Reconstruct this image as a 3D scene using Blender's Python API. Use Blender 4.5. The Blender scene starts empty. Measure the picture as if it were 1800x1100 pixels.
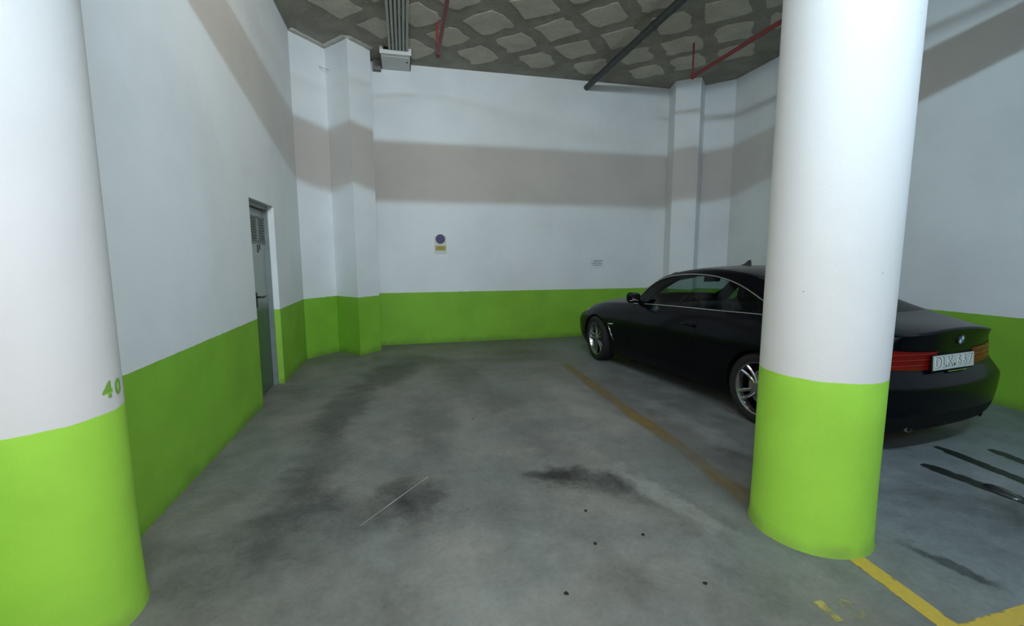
import bpy, bmesh, math, random
import numpy as np
from mathutils import Vector, Matrix
random.seed(7)
SC = bpy.context.scene
COL = SC.collection
R = math.radians

# ------------------------------------------------------------------ camera, exposure, lights
cam = bpy.data.cameras.new('camera')
cam.sensor_width = 36.0
cam.lens = 36.0 * 799.3 / 1800.0
cam.clip_start = 0.05
cam_o = bpy.data.objects.new('camera', cam)
COL.objects.link(cam_o)
YAW, PITCH, ROLL = 13.3538, -7.0704, -0.1685
cam_o.matrix_world = (Matrix.Translation((0, 0, 1.491)) @ Matrix.Rotation(R(-YAW), 4, 'Z')
                      @ Matrix.Rotation(R(90 + PITCH), 4, 'X') @ Matrix.Rotation(R(ROLL), 4, 'Z'))
SC.camera = cam_o
SC.view_settings.view_transform = 'Standard'
SC.view_settings.look = 'None'
SC.view_settings.gamma = 1.0
SC.view_settings.use_curve_mapping = False
SC.view_settings.exposure = 0.0
world = bpy.data.worlds.new('world')
SC.world = world
world.use_nodes = True
world.node_tree.nodes['Background'].inputs[0].default_value = (0.5, 0.55, 0.6, 1)
world.node_tree.nodes['Background'].inputs[1].default_value = 0.02

def area(name, loc, target, sx, sy, power, color, spread=180):
    l = bpy.data.lights.new(name, 'AREA')
    l.shape = 'RECTANGLE'
    l.size, l.size_y = sx, sy
    l.energy = power
    l.color = color
    l.spread = R(spread)
    o = bpy.data.objects.new(name, l)
    COL.objects.link(o)
    o.location = loc
    d = Vector(target) - Vector(loc)
    o.rotation_euler = d.to_track_quat('-Z', 'Y').to_euler()
    return o

# the fluorescent batten behind the viewer: long across the garage, thin, close under the slab
area('batten_lamp', (0.9, -0.69, 4.31), (0.8, 4.6, 2.5), 3.2, 0.014, 222, (0.58, 0.83, 1.0))
# unseen bay fill, tubes over the driving lane, and a cold one by the right wall
area('bay_fill', (0.8, 3.0, 4.4), (0.0, 7.9, 2.1), 1.2, 0.12, 37, (1.0, 0.89, 0.77))  # unseen fill added to brighten the back and left walls
area('lane_lamp', (0.9, -6.5, 3.9), (0.7, 7.0, 1.5), 3.0, 0.5, 18, (1.0, 0.88, 0.85), 110)
area('side_lamp', (4.9, -0.5, 2.6), (2.1, 1.9, 1.3), 1.0, 0.10, 20, (0.40, 0.64, 1.0))
# the phone's own torch beside its lens
torch = bpy.data.lights.new('phone_torch', 'POINT')
torch.energy = 61
torch.color = (1.0, 0.73, 0.64)
torch.shadow_soft_size = 0.012
torch_o = bpy.data.objects.new('phone_torch', torch)
COL.objects.link(torch_o)
torch_o.location = (0.03, -0.02, 1.52)

# ------------------------------------------------------------------ helpers
def put(o, parent=None):
    COL.objects.link(o)
    if parent is not None:
        o.parent = parent
    return o

def tag(o, label=None, cat=None, group=None, kind=None):
    for k, v in (('label', label), ('category', cat), ('group', group), ('kind', kind)):
        if v:
            o[k] = v
    return o

def empty(name, loc=(0, 0, 0), rz=0.0):
    o = bpy.data.objects.new(name, None)
    o.location = loc
    o.rotation_euler = (0, 0, rz)
    return put(o)

def mesh_obj(name, bm, mat, parent=None, smooth=False, angle=None):
    bmesh.ops.recalc_face_normals(bm, faces=bm.faces)
    me = bpy.data.meshes.new(name)
    bm.to_mesh(me)
    bm.free()
    if mat:
        for m in (mat if isinstance(mat, (list, tuple)) else [mat]):
            me.materials.append(m)
    if smooth:
        me.polygons.foreach_set('use_smooth', [True] * len(me.polygons))
        if angle:
            me.set_sharp_from_angle(angle=R(angle))
    return put(bpy.data.objects.new(name, me), parent)

def box(bm, c, s, rot=None, bevel=0.0):
    r = bmesh.ops.create_cube(bm, size=1.0)
    vs = r['verts']
    bmesh.ops.scale(bm, vec=s, verts=vs)
    if bevel:
        es = list({e for v in vs for e in v.link_edges})
        b = bmesh.ops.bevel(bm, geom=es, offset=bevel, segments=2, affect='EDGES', profile=0.6)
        vs = list({v for f in b['faces'] for v in f.verts} | {v for v in vs if v.is_valid})
    if rot is not None:
        bmesh.ops.transform(bm, matrix=rot, verts=vs)
    bmesh.ops.translate(bm, vec=c, verts=vs)
    return vs

def tube(bm, pts, r, n=12, closed=False, cap=True):
    pts = [Vector(p) for p in pts]
    rs = r if isinstance(r, (list, tuple)) else [r] * len(pts)
    rings = []
    m = len(pts)
    up = None
    for i, p in enumerate(pts):
        a = pts[(i - 1) % m] if (closed or i > 0) else p
        b = pts[(i + 1) % m] if (closed or i < m - 1) else p
        t = (b - a).normalized()
        if up is None:
            up = Vector((0, 0, 1)) if abs(t.z) < 0.9 else Vector((1, 0, 0))
        x = t.cross(up)
        if x.length < 1e-6:
            x = t.orthogonal()
        x.normalize()
        y = x.cross(t).normalized()
        up = y
        rings.append([bm.verts.new(p + (x * math.cos(2 * math.pi * k / n) + y * math.sin(2 * math.pi * k / n)) * rs[i]) for k in range(n)])
    for i in range(m if closed else m - 1):
        A, B = rings[i], rings[(i + 1) % m]
        for k in range(n):
            bm.faces.new((A[k], A[(k + 1) % n], B[(k + 1) % n], B[k]))
    if cap and not closed:
        bm.faces.new(rings[0])
        bm.faces.new(rings[-1][::-1])

def prism(bm, poly, z0, z1):
    a = [bm.verts.new((x, y, z0)) for x, y in poly]
    b = [bm.verts.new((x, y, z1)) for x, y in poly]
    n = len(poly)
    bm.faces.new(a)
    bm.faces.new(b[::-1])
    for i in range(n):
        bm.faces.new((a[i], a[(i + 1) % n], b[(i + 1) % n], b[i]))

def lathe(bm, prof, n=48, axis='Y'):
    """prof: (radius, axial) pairs, revolved about the local axis"""
    rings = []
    for r, a in prof:
        ring = []
        for k in range(n):
            t = 2 * math.pi * k / n
            c, s = math.cos(t) * r, math.sin(t) * r
            ring.append(bm.verts.new({'Y': (c, a, s), 'Z': (c, s, a), 'X': (a, c, s)}[axis]))
        rings.append(ring)
    for A, B in zip(rings, rings[1:]):
        for k in range(n):
            bm.faces.new((A[k], A[(k + 1) % n], B[(k + 1) % n], B[k]))
    return rings

def text_bm(txt, size, depth=0.0, offset=0.0):
    cu = bpy.data.curves.new('lettering', 'FONT')
    cu.body = txt
    cu.size = size
    cu.extrude = depth
    cu.offset = offset
    cu.resolution_u = 3
    cu.align_x = 'CENTER'
    cu.align_y = 'CENTER'
    o = bpy.data.objects.new('lettering', cu)
    COL.objects.link(o)
    dg = bpy.context.evaluated_depsgraph_get()
    me = bpy.data.meshes.new_from_object(o.evaluated_get(dg))
    bm = bmesh.new()
    bm.from_mesh(me)
    bpy.data.objects.remove(o)
    bpy.data.curves.remove(cu)
    bpy.data.meshes.remove(me)
    return bm

# ------------------------------------------------------------------ materials
class N:
    """small node-tree writer"""
    def __init__(self, name):
        self.m = bpy.data.materials.new(name)
        self.m.use_nodes = True
        self.t = self.m.node_tree
        self.b = self.t.nodes['Principled BSDF']
        self.out = self.t.nodes['Material Output']
    def n(self, typ, **kw):
        x = self.t.nodes.new(typ)
        for k, v in kw.items():
            setattr(x, k, v)
        return x
    def link(self, a, b):
        self.t.links.new(a, b)
    def setv(self, sock, v):
        if hasattr(v, 'is_linked') or hasattr(v, 'links'):
            self.link(v, sock)
        else:
            sock.default_value = v
    def math(self, op, a, b=None, c=None, clamp=False):
        x = self.n('ShaderNodeMath', operation=op, use_clamp=clamp)
        self.setv(x.inputs[0], a)
        if b is not None:
            self.setv(x.inputs[1], b)
        if c is not None:
            self.setv(x.inputs[2], c)
        return x.outputs[0]
    def vmath(self, op, a, b=None):
        x = self.n('ShaderNodeVectorMath', operation=op)
        self.setv(x.inputs[0], a)
        if b is not None:
            self.setv(x.inputs[1], b)
        return x
    def noise(self, vec, scale, detail=4, rough=0.55, dist=0.0):
        x = self.n('ShaderNodeTexNoise')
        if vec is not None:
            self.link(vec, x.inputs['Vector'])
        x.inputs['Scale'].default_value = scale
        x.inputs['Detail'].default_value = detail
        x.inputs['Roughness'].default_value = rough
        x.inputs['Distortion'].default_value = dist
        return x.outputs['Fac']
    def ramp(self, v, a, b, lo=0.0, hi=1.0, smooth=True):
        x = self.n('ShaderNodeMapRange')
        if smooth:
            x.interpolation_type = 'SMOOTHSTEP'
        self.setv(x.inputs[0], v)
        for i, q in enumerate((a, b, lo, hi)):
            self.setv(x.inputs[1 + i], q)
        return x.outputs[0]
    def mix(self, f, a, b, typ='MIX'):
        x = self.n('ShaderNodeMix', data_type='RGBA', blend_type=typ)
        self.setv(x.inputs[0], f)
        for s, v in ((x.inputs[6], a), (x.inputs[7], b)):
            if isinstance(v, tuple):
                s.default_value = v if len(v) == 4 else v + (1,)
            else:
                self.link(v, s)
        return x.outputs[2]
    def pos(self):
        g = self.n('ShaderNodeNewGeometry')
        return g.outputs['Position']
    def xyz(self, v):
        s = self.n('ShaderNodeSeparateXYZ')
        self.link(v, s.inputs[0])
        return s.outputs
    def objc(self):
        return self.n('ShaderNodeTexCoord').outputs['Object']
    def bump(self, h, strength=0.2, dist=0.01):
        x = self.n('ShaderNodeBump')
        x.inputs['Strength'].default_value = strength
        x.inputs['Distance'].default_value = dist
        self.link(h, x.inputs['Height'])
        self.link(x.outputs[0], self.b.inputs['Normal'])

def simple(name, col, rough=0.5, metal=0.0, coat=0.0, var=0.12, scale=30.0, bump=0.0, spec=0.5):
    n = N(name)
    c = tuple(col) + (1,)
    f = n.noise(n.objc(), scale, 3)
    lo = tuple(x * (1 - var) for x in col) + (1,)
    hi = tuple(min(1, x * (1 + var)) for x in col) + (1,)
    n.link(n.mix(f, lo, hi), n.b.inputs['Base Color'])
    n.b.inputs['Roughness'].default_value = rough
    n.b.inputs['Metallic'].default_value = metal
    n.b.inputs['Coat Weight'].default_value = coat
    n.b.inputs['Coat Roughness'].default_value = 0.04
    n.b.inputs['Specular IOR Level'].default_value = spec
    if bump:
        n.bump(f, bump, 0.004)
    return n.m

ZG, ZC = 0.8886, 4.548
WHITE = (0.80, 0.825, 0.83)
GREEN = (0.24, 0.51, 0.044)

def paint(name, white=WHITE, green=GREEN, speck=True):
    n = N(name)
    p = n.pos()
    x, y, z = n.xyz(p)
    wob = n.noise(p, 9.0, 3)
    zz = n.math('ADD', z, n.math('MULTIPLY', n.math('SUBTRACT', wob, 0.5), 0.012))
    f = n.ramp(zz, ZG - 0.002, ZG + 0.002)
    soil = n.noise(p, 0.9, 5, 0.6)
    w = n.mix(n.ramp(soil, 0.35, 0.75), white + (1,), tuple(c * 0.9 for c in white) + (1,))
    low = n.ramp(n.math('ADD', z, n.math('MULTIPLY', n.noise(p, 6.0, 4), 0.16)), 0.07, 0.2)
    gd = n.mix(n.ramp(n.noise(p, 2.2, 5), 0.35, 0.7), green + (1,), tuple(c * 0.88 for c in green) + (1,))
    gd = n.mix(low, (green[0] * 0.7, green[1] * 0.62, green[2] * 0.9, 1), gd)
    col = n.mix(f, gd, w)
    if speck:
        s = n.n('ShaderNodeTexVoronoi')
        s.inputs['Scale'].default_value = 7.0
        n.link(p, s.inputs['Vector'])
        d = n.ramp(s.outputs['Distance'], 0.022, 0.036)
        keep = n.ramp(n.noise(p, 3.0, 2), 0.56, 0.6, 1.0, 0.0)
        d2 = n.math('MAXIMUM', d, keep)
        col = n.mix(d2, (0.45, 0.46, 0.46, 1), col)
    n.link(col, n.b.inputs['Base Color'])
    n.b.inputs['Roughness'].default_value = 0.62
    n.b.inputs['Specular IOR Level'].default_value = 0.25
    n.bump(n.math('ADD', n.noise(p, 160.0, 3), n.math('MULTIPLY', n.noise(p, 7.0, 3), 2.0)), 0.18, 0.004)
    return n.m

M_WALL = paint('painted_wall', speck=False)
M_COLUMN = paint('painted_column', (0.765, 0.735, 0.71), (0.40, 0.76, 0.075))  # wall paint again, brighter green and warmer white: near light put into the colour

# floor: power-floated concrete with tyre dirt, damp patches and pale worn areas
# stains: x, y, rx, ry, rotation, strength (+ darkens, - lightens)
STAINS = [
    (0.02, 2.75, 0.20, 0.42, 10, 0.55), (-0.30, 2.62, 0.26, 0.22, 0, 0.30), (1.12, 2.72, 0.34, 0.16, -28, 0.50),
    (0.95, 2.82, 0.22, 0.13, 0, 0.30), (1.36, 2.55, 0.12, 0.25, 8, 0.25),
    (-0.62, 4.6, 0.26, 0.95, -6, 0.52), (-0.2, 5.9, 0.35, 0.7, -22, 0.50), (-0.66, 2.75, 0.24, 0.7, 2, 0.26),
    (0.20, 4.0, 0.24, 1.0, -3, 0.26), (0.62, 5.9, 0.3, 0.8, -8, 0.24), (1.0, 4.0, 0.2, 0.9, 6, 0.14), (0.25, 6.6, 0.5, 0.35, -40, 0.30),
    (-0.62, 3.3, 0.22, 0.8, 0, 0.25), (1.5, 6.6, 0.7, 0.5, 10, 0.28), (0.75, 4.9, 0.25, 1.1, -4, 0.18),
    (-0.9, 2.3, 0.25, 0.5, 0, 0.22), (0.4, 2.0, 0.45, 0.5, 0, -0.25), (1.55, 2.35, 0.10, 0.55, 18, -0.40),
    (1.25, 1.9, 0.28, 0.45, 10, -0.20), (0.25, 1.55, 0.6, 0.25, 0, -0.20), (1.75, 4.2, 0.25, 1.2, 6, -0.22),
    (0.55, 3.9, 0.3, 0.9, 0, -0.12), (2.55, 1.52, 0.05, 0.24, 15, 0.55), (3.1, 1.75, 0.6, 0.35, 30, 0.25),
    (2.45, 3.6, 0.12, 0.9, 4, -0.30), (3.6, 1.6, 0.6, 0.3, 0, 0.2),
]
def floor_material():
    n = N('concrete_floor')
    p = n.pos()
    wn = n.n('ShaderNodeTexNoise')
    wn.inputs['Scale'].default_value = 3.2
    wn.inputs['Detail'].default_value = 9
    wn.inputs['Roughness'].default_value = 0.62
    n.link(p, wn.inputs['Vector'])
    warp = n.vmath('SCALE', n.vmath('SUBTRACT', wn.outputs['Color'], (0.5, 0.5, 0.5)).outputs[0])
    warp.inputs['Scale'].default_value = 0.5
    pw = n.vmath('ADD', p, warp.outputs[0]).outputs[0]
    dark = None
    for sx, sy, rx, ry, rot, st in STAINS:
        mp = n.n('ShaderNodeMapping', vector_type='TEXTURE')
        mp.inputs['Location'].default_value = (sx, sy, 0)
        mp.inputs['Rotation'].default_value = (0, 0, R(rot))
        mp.inputs['Scale'].default_value = (rx, ry, 1)
        n.link(pw, mp.inputs['Vector'])
        ln = n.vmath('LENGTH', mp.outputs[0]).outputs['Value']
        v = n.ramp(ln, 0.45, 1.25, st, 0.0)
        dark = v if dark is None else n.math('ADD', dark, v)
    big = n.noise(p, 0.85, 6, 0.62, 0.3)
    mid = n.noise(p, 3.1, 6, 0.65, 0.2)
    mott = n.noise(p, 8.5, 5, 0.7, 0.3)
    fine = n.noise(p, 38.0, 4, 0.6)
    k = n.math('ADD', n.math('MULTIPLY', n.math('SUBTRACT', big, 0.5), 0.75), n.math('MULTIPLY', n.math('SUBTRACT', mid, 0.5), 1.0))
    k = n.math('ADD', k, n.math('MULTIPLY', n.math('SUBTRACT', fine, 0.5), 0.45))
    k = n.math('ADD', k, n.math('MULTIPLY', n.math('SUBTRACT', mott, 0.5), 0.55))
    k = n.math('SUBTRACT', k, dark)
    k = n.math('ADD', k, 1.0)
    base = n.mix(n.ramp(n.noise(p, 1.3, 3), 0.35, 0.65), (0.150, 0.152, 0.134, 1), (0.182, 0.168, 0.144, 1))
    cool_light = n.ramp(n.xyz(p)[0], 1.9, 2.8)  # bluish light on the right side put into the floor colour
    base = n.mix(cool_light, base, (0.172, 0.185, 0.183, 1))
    sc = n.vmath('SCALE', base)
    n.link(n.math('MAXIMUM', k, 0.12), sc.inputs['Scale'])
    vor = n.n('ShaderNodeTexVoronoi')
    vor.inputs['Scale'].default_value = 2.3
    n.link(p, vor.inputs['Vector'])
    spot = n.ramp(vor.outputs['Distance'], 0.02, 0.045)
    col = n.mix(spot, (0.05, 0.05, 0.045, 1), sc.outputs[0])
    n.link(col, n.b.inputs['Base Color'])
    n.link(n.ramp(mid, 0.3, 0.7, 0.42, 0.62), n.b.inputs['Roughness'])
    n.b.inputs['Specular IOR Level'].default_value = 0.35
    n.bump(n.math('ADD', fine, n.math('MULTIPLY', mid, 1.5)), 0.12, 0.006)
    return n.m

def ceiling_material(name, col, dark):
    n = N(name)
    p = n.pos()
    f = n.noise(p, 2.6, 6, 0.65, 0.4)
    g = n.noise(p, 26.0, 5, 0.7)
    k = n.math('ADD', n.math('MULTIPLY', f, 0.75), n.math('MULTIPLY', g, 0.35))
    n.link(n.mix(n.ramp(k, 0.35, 0.75), dark + (1,), col + (1,)), n.b.inputs['Base Color'])
    n.b.inputs['Roughness'].default_value = 0.95
    n.b.inputs['Specular IOR Level'].default_value = 0.1
    n.bump(n.math('ADD', g, n.math('MULTIPLY', f, 2.0)), 0.7, 0.02)
    return n.m

def worn_paint(name, col, lo, hi, scale, rough=0.5, streak=1.0, ero=0.28):
    """paint film worn away in patches"""
    n = N(name)
    p = n.pos()
    mp = n.n('ShaderNodeMapping')
    mp.inputs['Scale'].default_value = (1.0, streak, 1.0)
    n.link(p, mp.inputs['Vector'])
    a = n.noise(mp.outputs[0], scale, 6, 0.62)
    u = n.n('ShaderNodeUVMap').outputs['UV']
    ux, uy, _ = n.xyz(u)
    edge = n.ramp(n.math('ABSOLUTE', n.math('SUBTRACT', ux, 0.5)), 0.15, 0.5, 0.0, 1.0)
    e2 = n.ramp(n.math('ABSOLUTE', n.math('SUBTRACT', uy, 0.5)), 0.42, 0.5, 0.0, 1.0)
    k = n.math('SUBTRACT', a, n.math('MULTIPLY', n.math('MAXIMUM', edge, e2), ero))
    al = n.ramp(k, lo, hi)
    n.b.inputs['Base Color'].default_value = col + (1,)
    v = n.mix(n.noise(p, 30.0, 4), tuple(c * 0.8 for c in col) + (1,), tuple(min(1, c * 1.15) for c in col) + (1,))
    n.link(v, n.b.inputs['Base Color'])
    n.b.inputs['Roughness'].default_value = rough
    n.link(al, n.b.inputs['Alpha'])
    return n.m

M_FLOOR = floor_material()
M_RIB = ceiling_material('ceiling_rib_concrete', (0.37, 0.355, 0.295), (0.25, 0.235, 0.195))
M_BLOCK = ceiling_material('ceiling_block_concrete', (0.62, 0.59, 0.49), (0.46, 0.435, 0.36))
M_YELLOW = worn_paint('yellow_line_paint', (0.50, 0.34, 0.045), 0.10, 0.24, 7.0)
M_YWORN = worn_paint('worn_yellow_paint', (0.30, 0.19, 0.045), 0.20, 0.86, 2.2, streak=0.35)
M_YFADE = worn_paint('faded_yellow_paint', (0.42, 0.35, 0.10), 0.22, 0.62, 14.0)
M_YFAINT = worn_paint('faint_yellow_paint', (0.34, 0.29, 0.13), 0.28, 0.80, 14.0)
M_TYRE = worn_paint('rubber_mark', (0.010, 0.013, 0.013), 0.16, 0.46, 9.0, rough=0.5, ero=0.14)
M_WET = simple('wet_film', (0.02, 0.022, 0.024), 0.27, var=0.05, spec=1.0)
M_PIPE_RED = simple('red_pipe_enamel', (0.20, 0.028, 0.024), 0.42, var=0.25, scale=14)
M_PIPE_DARK = simple('dark_green_pipe', (0.030, 0.038, 0.036), 0.5, var=0.25, scale=14)
M_CONDUIT = simple('grey_conduit_plastic', (0.40, 0.41, 0.38), 0.5)
M_BOX = simple('grey_box_plastic', (0.66, 0.66, 0.63), 0.55, var=0.06)
M_BROWN = simple('brown_block', (0.20, 0.185, 0.165), 0.9, var=0.3, scale=12)
M_NEAR_BLACK = simple('near_black', (0.012, 0.012, 0.012), 0.9)
M_STEEL = simple('bare_steel', (0.35, 0.34, 0.32), 0.45, metal=0.8)

# ------------------------------------------------------------------ the room
XL, XR, YB, YF = -1.42, 5.752, 7.9, -8.0
T = 0.25
def wall_mesh(name, bm, label, mat=M_WALL, kind='structure'):
    o = mesh_obj(name, bm, mat)
    return tag(o, label, 'wall', kind=kind)

bm = bmesh.new()
box(bm, ((XL + XR) / 2, (YB + YF) / 2, -0.1), (XR - XL + 2 * T, YB - YF + 2 * T, 0.2))
floor = tag(mesh_obj('floor', bm, M_FLOOR), 'stained grey concrete garage floor with tyre dirt', 'floor', kind='structure')

bm = bmesh.new()
box(bm, ((XL + XR) / 2, (YB + YF) / 2, ZC + 0.1), (XR - XL + 2 * T, YB - YF + 2 * T, 0.2))
ceiling = tag(mesh_obj('ceiling', bm, M_RIB), 'rough dark concrete ceiling with a diagonal grid of paler blocks', 'ceiling', kind='structure')

# paler infill blocks between the diagonal ribs
def block_mesh(seed):
    rnd = random.Random(seed)
    bm = bmesh.new()
    ring = []
    h = 0.235
    cs = [(-h, -h), (h, -h), (h, h), (-h, h)]
    for i in range(4):
        a, b = cs[i], cs[(i + 1) % 4]
        for t in (0.08, 0.36, 0.66, 0.92):
            x = a[0] + (b[0] - a[0]) * t + rnd.uniform(-.03, .03)
            y = a[1] + (b[1] - a[1]) * t + rnd.uniform(-.03, .03)
            ring.append((x, y))
    lo = [bm.verts.new((x * 0.93, y * 0.93, -0.004 + rnd.uniform(-.001, .001))) for x, y in ring]
    hi = [bm.verts.new((x, y, 0.004)) for x, y in ring]
    k = len(ring)
    for i in range(k):
        bm.faces.new((lo[i], lo[(i + 1) % k], hi[(i + 1) % k], hi[i]))
    c = bm.verts.new((0, 0, -0.007))
    for i in range(k):
        bm.faces.new((lo[(i + 1) % k], lo[i], c))
    bmesh.ops.recalc_face_normals(bm, faces=bm.faces)
    me = bpy.data.meshes.new('ceiling_block')
    bm.to_mesh(me)
    bm.free()
    me.materials.append(M_BLOCK)
    return me
BLOCKS = [block_mesh(i) for i in range(6)]
E1, E2, B0 = Vector((0.475, 0.5)), Vector((0.475, -0.5)), Vector((1.205, 6.31))
rb = random.Random(3)
for i in range(-14, 16):
    for j in range(-14, 16):
        q = B0 + E1 * i + E2 * j
        lim = 7.62 - max(0, (-0.35 - q.x)) * 1.25 - max(0, (q.x - 4.55)) * 0.9
        if not (XL + 0.33 < q.x < XR - 0.30 and 1.2 < q.y < lim - 0.12):
            continue
        o = bpy.data.objects.new('ceiling_block', rb.choice(BLOCKS))
        o.location = (q.x + rb.uniform(-.02, .02), q.y + rb.uniform(-.02, .02), ZC)
        o.rotation_euler = (0, 0, R(45 + 90 * rb.randrange(4) + rb.uniform(-3, 3)))
        s = rb.uniform(0.98, 1.16)
        o.scale = (s, s * rb.uniform(0.9, 1.05), 1)
        put(o, ceiling)

# left wall with its door opening
DY0, DY1, DZ = 4.912, 5.775, 2.062
DEPTH = 0.11
bm = bmesh.new()
def wbox(x0, x1, y0, y1, z0, z1):
    box(bm, ((x0 + x1) / 2, (y0 + y1) / 2, (z0 + z1) / 2), (x1 - x0, y1 - y0, z1 - z0))
wbox(XL - T, XL, YF, DY0, 0, ZC)
wbox(XL - T, XL, DY1, YB + T, 0, ZC)
wbox(XL - T, XL, DY0, DY1, DZ, ZC)
wall_mesh('wall_left', bm, 'white wall with green lower band and a recessed door on the left')
bm = bmesh.new()
wbox(XL, XR, YB, YB + T, 0, ZC)
wall_mesh('wall_back', bm, 'white end wall with green lower band facing the viewer')
bm = bmesh.new()
wbox(XR, XR + T, YF, YB + T, 0, ZC)
wall_mesh('wall_right', bm, 'white and green wall beyond the parked dark car')
bm = bmesh.new()
wbox(XL, XR, YF - T, YF, 0, ZC)
wall_mesh('wall_front', bm, 'white and green wall behind the viewer')
# slanting corners
bm = bmesh.new()
prism(bm, [(XL, 7.08), (-1.033, 7.56), (-0.76, 7.9), (XL, 7.9)], 0, ZC)
wall_mesh('wall_back_left', bm, 'slanting white and green wall cutting the corner beyond the door')
bm = bmesh.new()
prism(bm, [(5.15, 7.9), (5.409, 7.61), (XR, 7.225), (XR, 7.9)], 0, ZC)
wall_mesh('wall_back_right', bm, 'slanting white and green wall cutting the corner behind the car')
# pilasters
bm = bmesh.new()
prism(bm, [(-1.033, 7.56), (-0.675, 7.144), (-0.385, 7.468), (-0.70, 7.895), (-0.80, 7.85)], 0, ZC)
o = mesh_obj('pilaster', bm, M_WALL)
tag(o, 'square white and green pilaster turned diagonally in the left corner', 'pilaster', kind='structure')
bm = bmesh.new()
prism(bm, [(4.872, 7.895), (4.777, 7.545), (5.105, 7.29), (5.409, 7.605), (5.16, 7.895)], 0, ZC)
o = mesh_obj('pilaster', bm, M_WALL)
tag(o, 'square white and green pilaster in the right corner behind the car roof', 'pilaster', kind='structure')

# rough plaster fillets where the corner walls meet the slab
def fillet(pts, w, parent_label, seed):
    rnd = random.Random(seed)
    bm = bmesh.new()
    n = 10
    rows = []
    for a, b, nx, ny in pts:
        for i in range(n + 1):
            t = i / n
            x, y = a[0] + (b[0] - a[0]) * t, a[1] + (b[1] - a[1]) * t
            d = w * (0.85 + rnd.uniform(-.07, .07))
            rows.append([(x, y, ZC - 0.018 * rnd.uniform(.8, 1.2)), (x + nx * d * .5, y + ny * d * .5, ZC - 0.003), (x + nx * d, y + ny * d, ZC + 0.003), (x, y, ZC + 0.003)])
    vr = [[bm.verts.new(p) for p in r] for r in rows]
    for A, B in zip(vr, vr[1:]):
        for k in range(4):
            bm.faces.new((A[k], A[(k + 1) % 4], B[(k + 1) % 4], B[k]))
    bm.faces.new(vr[0])
    bm.faces.new(vr[-1][::-1])
    return bm
M_FILLET = simple('plaster_smear', (0.56, 0.54, 0.48), 0.9, var=0.3, scale=9)
bm = fillet([((-1.42, 7.08), (-1.033, 7.56), .78, -.62), ((-1.033, 7.56), (-0.675, 7.144), -.75, -.66), ((-0.675, 7.144), (-0.385, 7.468), .74, -.67)], 0.12, '', 5)
tag(mesh_obj('trim_1', bm, M_FILLET, smooth=True), 'smeared plaster edge along the ceiling over the left corner', 'trim', kind='structure')

# door in the left wall
door = empty('door_1', (XL - DEPTH, (DY0 + DY1) / 2, 0))
tag(door, 'grey green metal service door recessed in the left wall', 'door', kind='structure')
W = DY1 - DY0
nd = N('door_paint')
pz = nd.pos()
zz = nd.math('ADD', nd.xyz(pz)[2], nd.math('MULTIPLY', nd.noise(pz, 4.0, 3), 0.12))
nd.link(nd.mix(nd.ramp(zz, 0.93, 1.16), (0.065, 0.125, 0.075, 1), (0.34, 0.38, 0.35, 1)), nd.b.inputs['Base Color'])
nd.b.inputs['Roughness'].default_value = 0.4
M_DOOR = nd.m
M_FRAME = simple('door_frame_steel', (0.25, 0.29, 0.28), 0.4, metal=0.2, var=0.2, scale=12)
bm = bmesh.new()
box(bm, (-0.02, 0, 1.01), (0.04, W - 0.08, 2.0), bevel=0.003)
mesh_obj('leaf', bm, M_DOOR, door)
bm = bmesh.new()
for s in (-1, 1):
    box(bm, (0.008, s * (W / 2 - 0.022), DZ / 2), (0.08, 0.044, DZ))
box(bm, (0.008, 0, DZ - 0.022), (0.079, W - 0.001, 0.044))
mesh_obj('frame', bm, M_FRAME, door)
M_GRILLE = simple('vent_grey', (0.20, 0.22, 0.21), 0.5)
sl = bmesh.new()
box(sl, (0, 0, 0), (0.012, 0.20, 0.016), Matrix.Rotation(R(35), 4, 'Y'))
slat_o = mesh_obj('slat', sl, M_GRILLE)
slat_me = slat_o.data
bpy.data.objects.remove(slat_o)
for yc in (-0.02, 0.265):
    bm = bmesh.new()
    w2, h2 = 0.115, 0.135
    for s in (-1, 1):
        box(bm, (0, s * w2, 0), (0.012, 0.014, 2 * h2))
        box(bm, (0, 0, s * h2), (0.012, 2 * w2 + 0.014, 0.014))
    box(bm, (-0.008, 0, 0), (0.004, 2 * w2, 2 * h2))
    g = mesh_obj('vent_grille', bm, M_GRILLE, door)
    g.location = (0.008, yc, 1.79)
    for k in range(9):
        s = bpy.data.objects.new('slat', slat_me)
        s.location = (0.002, 0, -0.115 + k * 0.029)
        put(s, g)
bm = bmesh.new()
box(bm, (0, 0, 0), (0.006, 0.026, 0.085), bevel=0.002)
box(bm, (0, 0.07, 0.015), (0.006, 0.018, 0.06), bevel=0.002)
o = mesh_obj('warning_label', bm, simple('label_dark', (0.03, 0.035, 0.03), 0.6), door)
o.location = (0.004, 0.13, 1.585)
bm = bmesh.new()
box(bm, (0.0, 0, 0), (0.008, 0.04, 0.16), bevel=0.003)
h = mesh_obj('handle_plate', bm, simple('handle_black', (0.012, 0.012, 0.013), 0.35), door)
h.location = (0.005, -0.03, 1.04)
bm = bmesh.new()
tube(bm, [(0, 0, 0), (0.05, 0, 0.0), (0.058, 0.012, 0.0), (0.058, 0.12, 0.004)], 0.0105, 10)
mesh_obj('lever', bm, h.data.materials[0], h, smooth=True).location = (0.004, 0, 0.03)
# pale wedge-shaped reveal bead at the far side of the opening
bm = bmesh.new()
box(bm, (XL - 0.055, DY1 - 0.004, DZ / 2), (0.112, 0.014, DZ))
tag(mesh_obj('trim_2', bm, paint('reveal_paint', (0.86, 0.88, 0.88), (0.34, 0.62, 0.08), False)), 'bright white and green reveal at the far side of the door opening', 'trim', kind='structure')

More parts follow.
